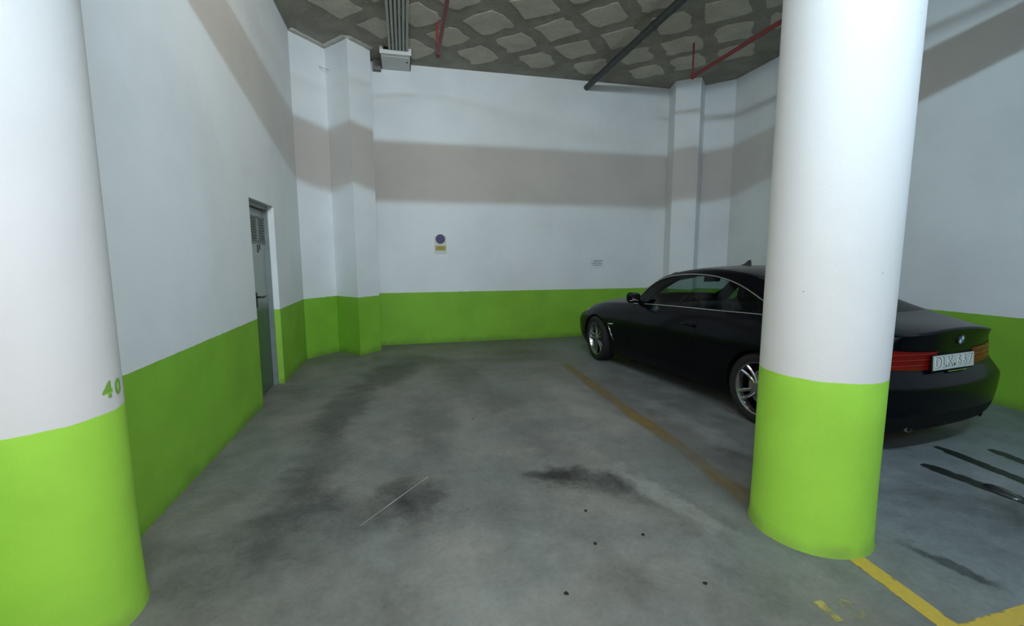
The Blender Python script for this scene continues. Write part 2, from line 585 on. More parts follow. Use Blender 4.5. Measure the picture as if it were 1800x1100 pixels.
# ------------------------------------------------------------------ round columns
def column(x, y, r, label, flare=0.0):
    bm = bmesh.new()
    prof = [(0.0, 0.0), (r + flare + 0.006, 0.0), (r + flare, 0.03), (r + flare * .5, 0.12), (r, 0.3)] + [(r, z) for z in (0.7, ZG - .01, ZG + .01, 1.2, 2.0, 3.0)] + [(r, ZC)]
    rings = lathe(bm, prof[1:], 72, 'Z')
    o = mesh_obj('column', bm, M_COLUMN, smooth=True, angle=40)
    o.location = (x, y, 0)
    return tag(o, label, 'column', kind='structure')
S5 = 1.05
COL_R = column(2.152, 1.931, 0.287, 'free-standing round white and green column in front of the parked car', 0.004)
COL_L = column(-1.428, 2.078, 0.287, 'round white and green column against the left wall with number 40', 0.008)

# stencilled number on the left column
M_STENCIL = simple('stencil_green', (0.23, 0.47, 0.06), 0.6, var=0.2, scale=40)
for ch, az, zc, sc in (('4', 84.4, 0.974, 0.062), ('0', 98.0, 0.972, 0.060)):
    bm = text_bm(ch, sc * 1.4, 0, 0.004)
    bmesh.ops.triangulate(bm, faces=bm.faces)
    bmesh.ops.subdivide_edges(bm, edges=bm.edges, cuts=2)
    rr = 0.2885
    for v in bm.verts:
        a = R(az) + v.co.x * 1.15 / rr - math.pi / 2
        v.co = Vector((math.cos(a) * rr, math.sin(a) * rr, zc + v.co.y))
    o = mesh_obj('number', bm, M_STENCIL, COL_L)
    o['label'] = 'green stencilled digit ' + {'4': 'four', '0': 'zero'}[ch]

# ------------------------------------------------------------------ paint and marks on the floor
def strip(name, poly_l, poly_r, mat, z=0.0015, parent=floor, n=1):
    bm = bmesh.new()
    uv = bm.loops.layers.uv.new('UVMap')
    L = [bm.verts.new((x, y, z)) for x, y in poly_l]
    Rr = [bm.verts.new((x, y, z)) for x, y in poly_r]
    m = len(L)
    for i in range(m - 1):
        f = bm.faces.new((L[i], Rr[i], Rr[i + 1], L[i + 1]))
        for lp, q in zip(f.loops, ((0, i), (1, i), (1, i + 1), (0, i + 1))):
            lp[uv].uv = (q[0], q[1] / (m - 1))
    return mesh_obj(name, bm, mat, parent)
o = strip('parking_line', [(2.100, 1.70), (2.061, 1.235), (2.03, 0.85)], [(2.192, 1.70), (2.152, 1.235), (2.12, 0.85)], M_YELLOW)
o['label'] = 'crisp yellow line running out from the free-standing column'
o = strip('parking_line', [(2.05, 1.135), (2.6, 1.15), (4.6, 1.22)], [(2.05, 1.215), (2.6, 1.232), (4.6, 1.30)], M_YELLOW, 0.0012)
o['label'] = 'yellow cross line at the bay entrance'
o = strip('parking_line', [(1.93, 2.15), (1.96, 3.0), (2.0, 4.5), (2.08, 6.2)], [(2.13, 2.15), (2.17, 3.0), (2.19, 4.5), (2.26, 6.2)], M_YWORN, 0.0012)
o['label'] = 'worn brownish yellow line beside the car'
o = strip('painted_digit', [(1.660, 1.335), (1.672, 1.46)], [(1.735, 1.335), (1.745, 1.46)], M_YFADE)
ts = np.linspace(0, 2 * math.pi, 25)
o = strip('painted_digit', [(1.808 + 0.045 * math.cos(t), 1.385 + 0.062 * math.sin(t)) for t in ts], [(1.808 + 0.012 * math.cos(t), 1.385 + 0.030 * math.sin(t)) for t in ts], M_YFAINT)
o['label'] = 'almost worn away yellow digit'
def lin(a, b, w, n=7, wob=0.01, seed=1):
    rnd = random.Random(seed)
    A, B = Vector(a), Vector(b)
    ends = {0: .45, 1: .85}
    d = (B - A).normalized()
    nrm = Vector((-d.y, d.x))
    l, r = [], []
    for i in range(n):
        t = i / (n - 1)
        p = A.lerp(B, t)
        k = ends.get(i, 1.0) if w > .05 else 1.0
        l.append(tuple(p + nrm * (w * k / 2 + rnd.uniform(-wob, wob))))
        r.append(tuple(p - nrm * (w * k / 2 + rnd.uniform(-wob, wob))))
    return r, l
for a, b, w, sd, lb in (((3.59, 2.35), (3.66, 1.70), 0.115, 1, 'glossy black tyre mark nearest the column'),
                        ((4.03, 2.56), (3.93, 1.70), 0.10, 2, 'black tyre mark in the middle of three'),
                        ((4.37, 2.42), (4.27, 1.70), 0.10, 3, 'black tyre mark farthest from the column')):
    l, r = lin(a, b, w, 16, wob=0.003, seed=sd)
    o = strip('tyre_mark', l, r, M_TYRE, 0.0014)
    o['label'] = lb
# small wet dome on the first tyre mark, shaped to catch a lamp highlight
bm = bmesh.new()
bmesh.ops.create_uvsphere(bm, u_segments=24, v_segments=12, radius=1.0)
bmesh.ops.delete(bm, geom=[v for v in bm.verts if v.co.z < -0.05], context='VERTS')
for v in bm.verts:
    v.co = Vector((3.645 + v.co.x * 0.042 + 0.012 * v.co.y, 1.93 + v.co.y * 0.105, max(0.001, v.co.z * 0.026)))
mesh_obj('highlight_bead', bm, M_WET, floor, smooth=True)
# pale hairline scratch
l, r = lin((-0.283, 2.505), (0.117, 2.998), 0.0036, 8, 0.0012, 4)
o = strip('scratch', l, r, simple('scratch_pale', (0.55, 0.54, 0.5), 0.7), 0.0012)
rs = random.Random(12)
for x, y in ((1.21, 2.06), (1.0, 2.35), (0.93, 2.05), (1.3, 1.66), (0.66, 1.75)):
    bm = bmesh.new()
    bmesh.ops.create_icosphere(bm, subdivisions=1, radius=0.010)
    for v in bm.verts:
        v.co = Vector((v.co.x * rs.uniform(.7, 1.6), v.co.y * rs.uniform(.7, 1.4), v.co.z * 0.5 + 0.004))
    o = mesh_obj('grit', bm, M_NEAR_BLACK, floor)
    o.location = (x, y, 0)

# ------------------------------------------------------------------ services under the slab
# sprinkler main crossing the garage and its two branches
bm = bmesh.new()
tube(bm, [(XL - 0.02, 0.45, 4.12), (XR + 0.02, 0.45, 4.12)], 0.0635, 20)
o = mesh_obj('sprinkler_main', bm, M_PIPE_RED, smooth=True, angle=40)
tag(o, 'thick red sprinkler main crossing the garage under the ceiling', 'pipe')
def branch(x, y1, z, label, riser_r):
    root = empty('sprinkler_branch', (x, y1, z))
    tag(root, label, 'pipe', 'red sprinkler branch pipes')
    bm = bmesh.new()
    tube(bm, [(0, 0.0, 0), (0, 0.45 + 0.066 - y1, 0.0)], 0.026, 14)
    mesh_obj('pipe', bm, M_PIPE_RED, root, smooth=True, angle=40)
    bm = bmesh.new()
    r = bmesh.ops.create_uvsphere(bm, u_segments=14, v_segments=8, radius=0.034)
    tube(bm, [(0, -0.055, 0), (0, -0.02, 0)], 0.032, 14)
    mesh_obj('elbow', bm, M_PIPE_RED, root, smooth=True)
    bm = bmesh.new()
    tube(bm, [(0, 0, 0), (0, 0, ZC - z + 0.01)], riser_r, 10)
    mesh_obj('riser', bm, M_PIPE_RED, root, smooth=True, angle=40)
    for yy in (-4.6,):
        bm = bmesh.new()
        tube(bm, [(0, yy, 0.02), (0, yy, ZC - z + 0.005)], 0.006, 8)
        tube(bm, [(0.03 * math.cos(t), yy, 0.03 * math.sin(t)) for t in np.linspace(0, 2 * math.pi, 14, endpoint=False)], 0.005, 6, closed=True)
        mesh_obj('hanger', bm, M_STEEL, root)
    return root
branch(0.53, 6.465, 4.138, 'red sprinkler pipe ending near the grey cable box', 0.017)
branch(4.185, 6.198, 4.081, 'thin red sprinkler pipe running behind the free-standing column', 0.013)
# dark drain pipe
root = empty('drain_pipe', (3.235, YB, 4.438))
tag(root, 'dark green drain pipe running along the ceiling into the end wall', 'pipe')
bm = bmesh.new()
tube(bm, [(0, 0.02, 0), (0.02, YF - YB, 0.0)], 0.050, 20)
mesh_obj('pipe', bm, M_PIPE_DARK, root, smooth=True, angle=40)
for yy in (-2.2, -4.4):
    bm = bmesh.new()
    tube(bm, [(0, yy, 0), (0, yy - 0.07, 0)], 0.057, 20)
    mesh_obj('coupling', bm, M_PIPE_DARK, root, smooth=True, angle=40)
# cable box
root = empty('cable_box', (-0.015, 7.31, 4.45))
tag(root, 'pale grey cable box under the ceiling by the left pilaster', 'box')
bw, bd, bh = 0.454, 0.588, 0.098
bm = bmesh.new()
g = 0.0006
box(bm, (0, bd / 2 + g, 0.006 + g), (bw - 4 * g, bd - 4 * g, 0.012))
for q in (-1, 1):
    box(bm, (q * (bw / 2 - 0.006 - g), bd / 2 + 0.008, bh / 2 - g), (0.012, bd - 0.018, bh - 4 * g))
box(bm, (0, 0.006, 0.028), (bw, 0.012, 0.056))
for q, w in ((-1, 0.052), (1, 0.040)):
    box(bm, (q * (bw / 2 - w / 2), 0.006, bh / 2 + 0.028), (w, 0.0118, bh - 0.0565))
mesh_obj('body', bm, M_BOX, root)
bm = bmesh.new()
box(bm, (0.0, bd * 0.55, -0.002), (bw - 0.05, bd * 0.8, 0.006), bevel=0.002)
mesh_obj('cover', bm, M_BOX, root)
bm = bmesh.new()
lathe(bm, [(0.0, -0.006), (0.014, -0.006), (0.014, 0.0)], 12, 'Z')
o = mesh_obj('screw', bm, M_NEAR_BLACK, root)
o.location = (0.165, 0.25, -0.004)
bm = bmesh.new()
box(bm, (-0.02, 0.3, 0.07), (bw - 0.10, 0.3, 0.05))  # solid near-black block paints the shaded inside of the box
mesh_obj('opening', bm, M_NEAR_BLACK, root)
bm = bmesh.new()
box(bm, (-0.29, bd - 0.05, 0.022), (0.12, 0.09, 0.15), bevel=0.01)  # plain brown block at the left of the box
o = mesh_obj('side_block', bm, M_BROWN, root)
o['label'] = 'brown block at the side of the box'
for k in range(6):
    x = -0.095 + k * 0.049
    bm = bmesh.new()
    tube(bm, [(x, 7.312, 4.5145), (x - 0.004, 6.5, 4.5145), (x - 0.008, 2.0, 4.5145), (x - 0.008, 1.0, 4.50), (x - 0.008, YF + 0.1, 4.50)], 0.0185, 10)
    o = mesh_obj('conduit', bm, M_CONDUIT, smooth=True, angle=40)
    names = ['first', 'second', 'third', 'fourth', 'fifth', 'sixth']
    tag(o, names[k] + ' grey conduit from the left of six entering the cable box', 'conduit', 'grey conduits entering the cable box')

# bent wire on the slanting corner wall
bm = bmesh.new()
tube(bm, [(0.0, 0, 0.03), (0.03, -0.03, 0.0), (0.085, -0.035, -0.012), (0.125, 0.0, -0.012)], 0.004, 6)
o = mesh_obj('bent_wire', bm, M_STEEL, smooth=True)
o.location = (-1.10, 7.47, 4.22)
tag(o, 'short bent wire sticking out of the slanting left corner wall', 'wire')

# ------------------------------------------------------------------ signs on the end wall
root = empty('parking_sign', (0.626, YB, 1.70))
tag(root, 'small round blue no-parking sign above a yellow plate on the end wall', 'sign')
M_SBLUE = simple('sign_blue', (0.030, 0.045, 0.22), 0.5)
M_SRED = simple('sign_red', (0.085, 0.035, 0.055), 0.5)
M_SYEL = simple('sign_yellow', (0.45, 0.38, 0.05), 0.5)
M_SWHITE = simple('sign_white', (0.62, 0.63, 0.62), 0.5)
bm = bmesh.new()
box(bm, (0, -0.003, -0.01), (0.20, 0.005, 0.30))
mesh_obj('backing', bm, M_SWHITE, root)
bm = bmesh.new()
lathe(bm, [(0.001, -0.0125), (0.060, -0.0125), (0.060, -0.006)], 40, 'Y')
mesh_obj('disc', bm, M_SBLUE, root).location = (0, 0, 0.09)
bm = bmesh.new()
lathe(bm, [(0.056, -0.006), (0.056, -0.014), (0.079, -0.014), (0.079, -0.006)], 40, 'Y')
mesh_obj('ring', bm, M_SRED, root).location = (0, 0, 0.09)
bm = bmesh.new()
box(bm, (0, -0.0138, 0.09), (0.13, 0.002, 0.018), None)
o = mesh_obj('slash', bm, M_SRED, root)
o.data.transform(Matrix.Translation((0, 0, .09)) @ Matrix.Rotation(R(45), 4, 'Y') @ Matrix.Translation((0, 0, -.09)))
bm = bmesh.new()
box(bm, (0, -0.009, -0.062), (0.175, 0.006, 0.082), bevel=0.002)
pl = mesh_obj('plate', bm, M_SYEL, root)
bm = bmesh.new()
for z, w in ((-0.048, 0.09), (-0.062, 0.13), (-0.078, 0.10)):
    box(bm, (0, -0.0126, z), (w, 0.001, 0.007))
mesh_obj('small_print', bm, simple('sign_print', (0.20, 0.17, 0.03), 0.6), pl)

root = empty('paper_notice', (3.50, YB, 1.36))
tag(root, 'small white paper notice with grey lines on the end wall left of the car', 'notice')
bm = bmesh.new()
box(bm, (0, -0.003, 0), (0.27, 0.003, 0.19))
mesh_obj('sheet', bm, simple('paper_white', (0.74, 0.77, 0.78), 0.7, var=0.03), root)
bm = bmesh.new()
for z, x, w in ((0.052, 0.02, 0.19), (0.025, 0.0, 0.16), (-0.004, -0.01, 0.22), (-0.034, 0.0, 0.17)):
    box(bm, (x, -0.0052, z), (w, 0.001, 0.013))
mesh_obj('small_print', bm, simple('print_grey', (0.27, 0.30, 0.31), 0.7), root)

# ------------------------------------------------------------------ the car
# local frame: x forward from the rear axle, y to the car's left, z up
CAR_A, CAR_X, CAR_Y, CAR_S = 7.22, 3.8575, 3.4163, 0.9685
car = empty('car', (CAR_X, CAR_Y, 0), R(90 + CAR_A))
car.scale = (CAR_S,) * 3
tag(car, 'dark navy two-door car with plate DLK 667 parked behind the column', 'car')

M_PAINT = simple('car_paint', (0.0020, 0.0024, 0.0050), 0.3, coat=0.18, var=0.1, scale=3, spec=0.12)
M_PAINT.node_tree.nodes['Principled BSDF'].inputs['Metallic'].default_value = 0.25
M_ROOF = simple('roof_paint', (0.006, 0.0065, 0.008), 0.34, coat=0.4)
M_BLACK = simple('black_trim', (0.004, 0.004, 0.0045), 0.6, spec=0.2)
M_RUBBER = simple('tyre_rubber', (0.011, 0.011, 0.011), 0.8, var=0.3)
M_ALLOY = simple('alloy_rim', (0.40, 0.40, 0.41), 0.24, metal=1.0, var=0.08)
M_CHROME = simple('chrome_trim', (0.55, 0.56, 0.56), 0.16, metal=1.0, var=0.03)
M_CABIN = simple('cabin_dark', (0.010, 0.010, 0.011), 0.7)
M_SEAT = simple('seat_leather', (0.009, 0.009, 0.009), 0.6)
M_LENS = simple('tail_lens_red', (0.17, 0.005, 0.004), 0.22, coat=0.0, var=0.25, scale=20, spec=0.25)
M_LENS2 = simple('tail_lens_bar', (0.24, 0.012, 0.008), 0.25, spec=0.3)
M_HEAD = simple('headlamp_lens', (0.25, 0.27, 0.30), 0.08, coat=1.0)
M_PLATE = simple('plate_white', (0.56, 0.56, 0.53), 0.4, var=0.05)
M_LETTER = simple('plate_letter_dark', (0.045, 0.045, 0.05), 0.4)
M_LETTER2 = simple('plate_letter_glint', (0.95, 0.95, 0.93), 0.3, var=0.02)
gn = N('window_glass')
tr = gn.n('ShaderNodeBsdfTransparent')
tr.inputs[0].default_value = (0.50, 0.60, 0.57, 1)
gl = gn.n('ShaderNodeBsdfGlossy')
gl.inputs['Roughness'].default_value = 0.03
fr = gn.n('ShaderNodeLayerWeight')
fr.inputs['Blend'].default_value = 0.5
refl = gn.math('MULTIPLY_ADD', gn.math('POWER', fr.outputs['Facing'], 5.0), 0.5, 0.03)
mx = gn.n('ShaderNodeMixShader')
gn.link(refl, mx.inputs[0])
gn.link(tr.outputs[0], mx.inputs[1])
gn.link(gl.outputs[0], mx.inputs[2])
gn.link(mx.outputs[0], gn.out.inputs['Surface'])
M_GLASS = gn.m

US = [3.40, 3.15, 2.81, 2.42, 1.98, 1.74, 1.45, 1.12, .80, .48, .20, .0, -.22, -.45, -.70, -.86]
def tab(d, u):
    ks = sorted(d)
    return float(np.interp(u, ks, [d[k] for k in ks]))
BELT_W = {-.86: .935, -.7: .965, -.45: .99, -.22: 1.01, .0: 1.01, .2: 1.0, .48: .985, .8: .972, 1.3: .955, 1.74: .937, 1.98: .925, 2.42: .900, 2.81: .865, 3.15: .79, 3.40: .69}
BELT_V = {-.86: .615, -.7: .70, -.45: .77, 0: .795, .8: .80, 1.98: .79, 2.42: .775, 2.81: .765, 3.15: .745, 3.40: .70}
WIDE_V = {-.86: .83, -.7: .865, -.45: .89, 0: .91, .4: .905, .8: .89, 1.98: .887, 2.42: .895, 2.81: .91, 3.15: .895, 3.40: .83}
WIDE_W = {-.86: .74, 0: .73, .8: .70, 2.0: .68, 2.81: .66, 3.4: .58}
SILL_W = {-.86: .185, -.45: .20, 0: .19, 2.81: .17, 3.15: .17, 3.4: .19}
RLO_W = {-.86: .945, -.7: .985, -.45: 1.015, -.22: 1.035, .0: 1.065, .2: 1.165, .48: 1.285, .8: 1.343, 1.12: 1.350, 1.45: 1.318, 1.74: 1.225, 1.98: .945, 2.42: .932, 2.81: .90, 3.15: .832, 3.40: .725}
RLO_W[1.86] = 1.125
RLO_V = {-.86: .57, -.7: .665, -.45: .735, -.22: .745, 0: .73, .2: .69, .48: .655, .8: .635, 1.12: .635, 1.45: .655, 1.74: .695, 1.98: .765, 2.42: .62, 2.81: .61, 3.15: .585, 3.40: .54}
RHI_W = {-.86: .955, -.7: 1.0, -.45: 1.055, -.22: 1.13, 0: 1.225, .2: 1.30, .48: 1.375, .8: 1.408, 1.12: 1.402, 1.45: 1.355, 1.74: 1.262, 1.98: .965, 2.42: .945, 2.81: .915, 3.15: .85, 3.40: .742}
RHI_V = {-.86: .46, -.7: .56, -.45: .60, -.22: .60, 0: .59, .2: .575, .48: .565, .8: .56, 1.12: .57, 1.45: .60, 1.74: .645, 1.98: .72, 2.42: .50, 2.81: .48, 3.15: .46, 3.40: .42}
CEN_W = {-.86: 1.005, -.7: 1.02, -.45: 1.05, -.22: 1.165, 0: 1.285, .2: 1.365, .48: 1.425, .8: 1.442, 1.12: 1.432, 1.45: 1.385, 1.74: 1.20, 1.98: 1.0, 2.42: .965, 2.81: .93, 3.15: .865, 3.40: .755}
CEN_D = {-.86: -.10, -.7: -.10, -.45: -.12, -.22: -.12, 0: -.10, .2: -.06, .48: -.02, .8: 0, 1.12: .02, 1.45: .06, 1.74: .22, 1.98: .30, 2.42: .16, 2.81: .12, 3.15: .12, 3.40: .16}

NJ = 14
def section(u):
    wv, ww, sw = tab(WIDE_V, u), tab(WIDE_W, u), tab(SILL_W, u)
    bw_, bv = tab(BELT_W, u), tab(BELT_V, u)
    s4 = wv - .07
    P = [(u, s4 * t, sw - .01) for t in (0, .3, .6, .85)]
    P.append((u, s4, sw))
    k = min(1.0, max(0.0, (-.40 - u) / .46))          # towards the tail the bumper stands out below a narrower lid
    P.append((u, wv - .022 + .015 * k, sw + .13))
    P.append((u, wv - .008 + .020 * k, .5 * (ww + sw + .13) + .045 * k))
    P.append((u, wv - .055 * k, ww - .035 * k))
    P.append((u, bv + (.55 - .18 * k) * (wv - bv), ww + (.68 - .06 * k) * (bw_ - ww)))
    P.append((u, bv, bw_))
    P.append((u + .02, tab(RLO_V, u), tab(RLO_W, u)))
    cd = tab(CEN_D, u)
    hv, hw, cw = tab(RHI_V, u), tab(RHI_W, u), tab(CEN_W, u)
    P.append((u + cd * .22, hv, hw))
    P.append((u + cd * .80, hv * .55, cw - (cw - hw) * .28))
    P.append((u + cd, 0.0, cw))
    return P
Z_BODY, Z_SIDE, Z_WIND, Z_REAR, Z_DOOR, Z_HOOD, Z_TRUNK, Z_TAIL, Z_ROOF, Z_BUMP, Z_HEAD, Z_LOW, Z_ARCH, Z_QUART = range(14)

bm = bmesh.new()
cr = bm.edges.layers.float.new('crease_edge')
NI = len(US)
V = {}
for i, u in enumerate(US):
    for j, (x, y, z) in enumerate(section(u)):
        V[i, j, 1] = bm.verts.new((x, y, z))
        V[i, j, -1] = V[i, j, 1] if y == 0 else bm.verts.new((x, -y, z))
def quad(a, b, c, d, zone, s):
    f = bm.faces.new((a, b, c, d) if s > 0 else (d, c, b, a))
    f.material_index = zone
    return f
def zone_of(i, j):
    if j == 9 and 4 <= i <= 9:
        return Z_SIDE
    if j == 9 and i == 10:
        return Z_SIDE
    if j in (11, 12) and i in (4, 5):
        return Z_WIND
    if j in (11, 12) and i in (10, 11, 12):
        return Z_REAR
    if j in (11, 12) and 6 <= i <= 9:
        return Z_ROOF
    if j in (5, 6, 7, 8) and 4 <= i <= 7:
        return Z_DOOR
    if j in (10, 11, 12) and i in (0, 1, 2):
        return Z_HOOD
    if j in (11, 12) and i in (13, 14):
        return Z_TRUNK
    if j == 4 and 3 <= i <= 11:
        return Z_LOW
    if j == 7 and i == 14:
        return Z_TAIL
    if j == 8 and i == 0:
        return Z_HEAD
    return Z_BODY
for i in range(NI - 1):
    for j in range(NJ - 1):
        for s in (1, -1):
            quad(V[i, j, s], V[i + 1, j, s], V[i + 1, j + 1, s], V[i, j + 1, s], zone_of(i, j), s)

# end fascias: rows are ring points 4..9, columns run from the side to the centre line
def fascia(i, ends, zoner, power=2.6):
    cols = [1.0, .86, .60, .30, 0.0]
    g = {}
    for s in (1, -1):
        for r in range(6):
            for c in range(5):
                j = 4 + r
                if c == 0:
                    v = V[i, j, s]
                elif r == 0:
                    v = V[i, 4 - c, s]
                elif r == 5:
                    v = V[i, 9 + c, s]
                elif c == 4 and s == -1:
                    v = g[r, c, 1]
                else:
                    e = V[i, j, s].co
                    t = cols[c]
                    x = ends[r] + (e.x - ends[r]) * t ** power
                    zc_ = e.z + (ends_z[r] - e.z) * (1 - t ** 2)
                    v = bm.verts.new((x, e.y * t, zc_))
                g[r, c, s] = v
        # shape the bottom and top rows as well
        for c in range(1, 5):
            t = cols[c]
            for r, q in ((0, 4), (5, 9)):
                v = g[r, c, s]
                v.co.x = ends[r] + (V[i, q, s].co.x - ends[r]) * t ** power
    for s in (1, -1):
        for r in range(5):
            for c in range(4):
                a, b, c2, d = g[r, c, s], g[r, c + 1, s], g[r + 1, c + 1, s], g[r + 1, c, s]
                if i != 0:
                    quad(a, b, c2, d, zoner(r, c), s)
                else:
                    quad(d, c2, b, a, zoner(r, c), s)
    return g
# rear
ends_z = [.165, .36, .56, .675, .815, 1.0]
for j, dx in ((4, -.02), (5, -.05), (6, -.06), (7, .0), (8, -.02), (9, -.02)):
    for s in (1, -1):
        V[NI - 1, j, s].co.x += dx
def rear_zone(r, c):
    if r == 3 and c in (0, 1, 2):
        return Z_TAIL
    if r == 4 and c >= 1 or r == 3 and c >= 3:
        return Z_TRUNK
    if r in (0,) :
        return Z_BUMP
    return Z_BODY
GR = fascia(NI - 1, [-1.0, -1.055, -1.065, -.970, -.985, -1.035], rear_zone)
ends_z = [.20, .30, .42, .54, .68, .755]
for j, dx in ((4, -.06), (5, .04), (6, .06), (7, .06), (8, .04), (9, .0)):
    for s in (1, -1):
        V[0, j, s].co.x += dx
def front_zone(r, c):
    if r == 4 and c in (0, 1):
        return Z_HEAD
    if r in (0, 1) and c >= 2:
        return Z_BUMP
    return Z_BODY
GF = fascia(0, [3.50, 3.585, 3.61, 3.61, 3.595, 3.56], front_zone)
def crease(a, b, v):
    e = bm.edges.get((a, b))
    if e:
        e[cr] = v
for s in (1, -1):
    for i in range(NI - 1):
        crease(V[i, 9, s], V[i + 1, 9, s], .55)
        crease(V[i, 7, s], V[i + 1, 7, s], .35)
        crease(V[i, 4, s], V[i + 1, 4, s], .6)
        if 4 <= i <= 13:
            crease(V[i, 10, s], V[i + 1, 10, s], .5)
            crease(V[i, 11, s], V[i + 1, 11, s], .25)
    for c in range(4):
        crease(GR[5, c, s], GR[5, c + 1, s], 1.0)
        crease(GR[3, c, s], GR[3, c + 1, s], .45)
        crease(GR[2, c, s], GR[2, c + 1, s], .5)
    for j in (9,):
        crease(V[NI - 1, 9, s], V[NI - 2, 9, s], .6)
bmesh.ops.recalc_face_normals(bm, faces=bm.faces)
me = bpy.data.meshes.new('car_shell')
bm.to_mesh(me)
bm.free()
shell = bpy.data.objects.new('car_shell', me)
COL.objects.link(shell)
ss = shell.modifiers.new('s', 'SUBSURF')
ss.levels = ss.render_levels = 3
cutters = []
for u in (0.0, 2.81):
    for s in (1, -1):
        cb = bmesh.new()
        rg = lathe(cb, [(0.355, .56), (0.355, 1.2)], 64, 'Y')
        cb.faces.new(rg[0][::-1])
        cb.faces.new(rg[1])
        bmesh.ops.scale(cb, vec=(1, s, 1), verts=cb.verts)
        bmesh.ops.translate(cb, vec=(u, 0, .335), verts=cb.verts)
        bmesh.ops.recalc_face_normals(cb, faces=cb.faces)
        for f in cb.faces:
            f.material_index = Z_ARCH
        cm = bpy.data.meshes.new('arch')
        cb.to_mesh(cm)
        cb.free()
        co = bpy.data.objects.new('arch', cm)
        COL.objects.link(co)
        cutters.append(co)
        b = shell.modifiers.new('b', 'BOOLEAN')
        b.operation = 'DIFFERENCE'
        b.solver = 'EXACT'
        b.object = co
dummies = [bpy.data.materials.new('zone') for _ in range(14)]
for o_ in [shell] + cutters:
    for d in dummies:
        o_.data.materials.append(d)
dg = bpy.context.evaluated_depsgraph_get()
full = bpy.data.meshes.new_from_object(shell.evaluated_get(dg))
for o_ in cutters + [shell]:
    m_ = o_.data
    bpy.data.objects.remove(o_)
    bpy.data.meshes.remove(m_)

def take(zones, side=0, name='panel', mat=None, parent=car, gap=0.0, lift=0.0, thick=0.0, test=None):
    b = bmesh.new()
    b.from_mesh(full)
    kill = []
    for f in b.faces:
        c = f.calc_center_median()
        ok = f.material_index in zones and (side == 0 or c.y * side > 0) and (test is None or test(c))
        if not ok:
            kill.append(f)
    bmesh.ops.delete(b, geom=kill, context='FACES')
    if gap:
        mv = {}
        for v in b.verts:
            if v.is_boundary:
                d = Vector((0, 0, 0))
                for f in v.link_faces:
                    d += (f.calc_center_median() - v.co)
                mv[v] = d.normalized() * gap
        for v, d in mv.items():
            v.co += d
    if lift:
        b.normal_update()
        for v in b.verts:
            v.co += v.normal * lift
    for f in b.faces:
        f.material_index = 0
        f.smooth = True
    m = bpy.data.meshes.new(name)
    b.to_mesh(m)
    b.free()
    m.materials.append(mat)
    return put(bpy.data.objects.new(name, m), parent)

def loops_of(obj):
    b = bmesh.new()
    b.from_mesh(obj.data)
    nb = {}
    for e in b.edges:
        if e.is_boundary:
            a, c = e.verts
            nb.setdefault(a.index, []).append(c.index)
            nb.setdefault(c.index, []).append(a.index)
    co = {v.index: v.co.copy() for v in b.verts}
    b.free()
    seen, out = set(), []
    for k in nb:
        if k in seen:
            continue
        lp = [k]
        seen.add(k)
        while True:
            nx = [q for q in nb[lp[-1]] if q not in seen]
            if not nx:
                break
            lp.append(nx[0])
            seen.add(nx[0])
        out.append([co[q] for q in lp])
    return max(out, key=len)

take((Z_BODY,), 0, 'body', M_PAINT)
for s in (1, -1):
    take((Z_ARCH,), s, 'wheel_arch_liner', M_BLACK, test=lambda q: q.x > 1.4)
    take((Z_ARCH,), s, 'wheel_arch_liner', M_BLACK, test=lambda q: q.x < 1.4)
    take((Z_LOW,), s, 'sill', M_PAINT)
take((Z_BUMP,), 0, 'front_bumper_grille', M_BLACK, test=lambda q: q.x > 1.4)
take((Z_BUMP,), 0, 'rear_bumper_lower', M_BLACK, test=lambda q: q.x < 1.4)
take((Z_HEAD,), 1, 'headlight', M_HEAD)
take((Z_HEAD,), -1, 'headlight', M_HEAD)
take((Z_ROOF,), 0, 'roof', M_ROOF, gap=0.0015)
take((Z_HOOD,), 0, 'hood', M_PAINT, gap=0.003)
trunk = take((Z_TRUNK,), 0, 'trunk_lid', M_PAINT, gap=0.003)
take((Z_WIND,), 0, 'windscreen', M_GLASS)
take((Z_REAR,), 0, 'rear_window', M_GLASS)
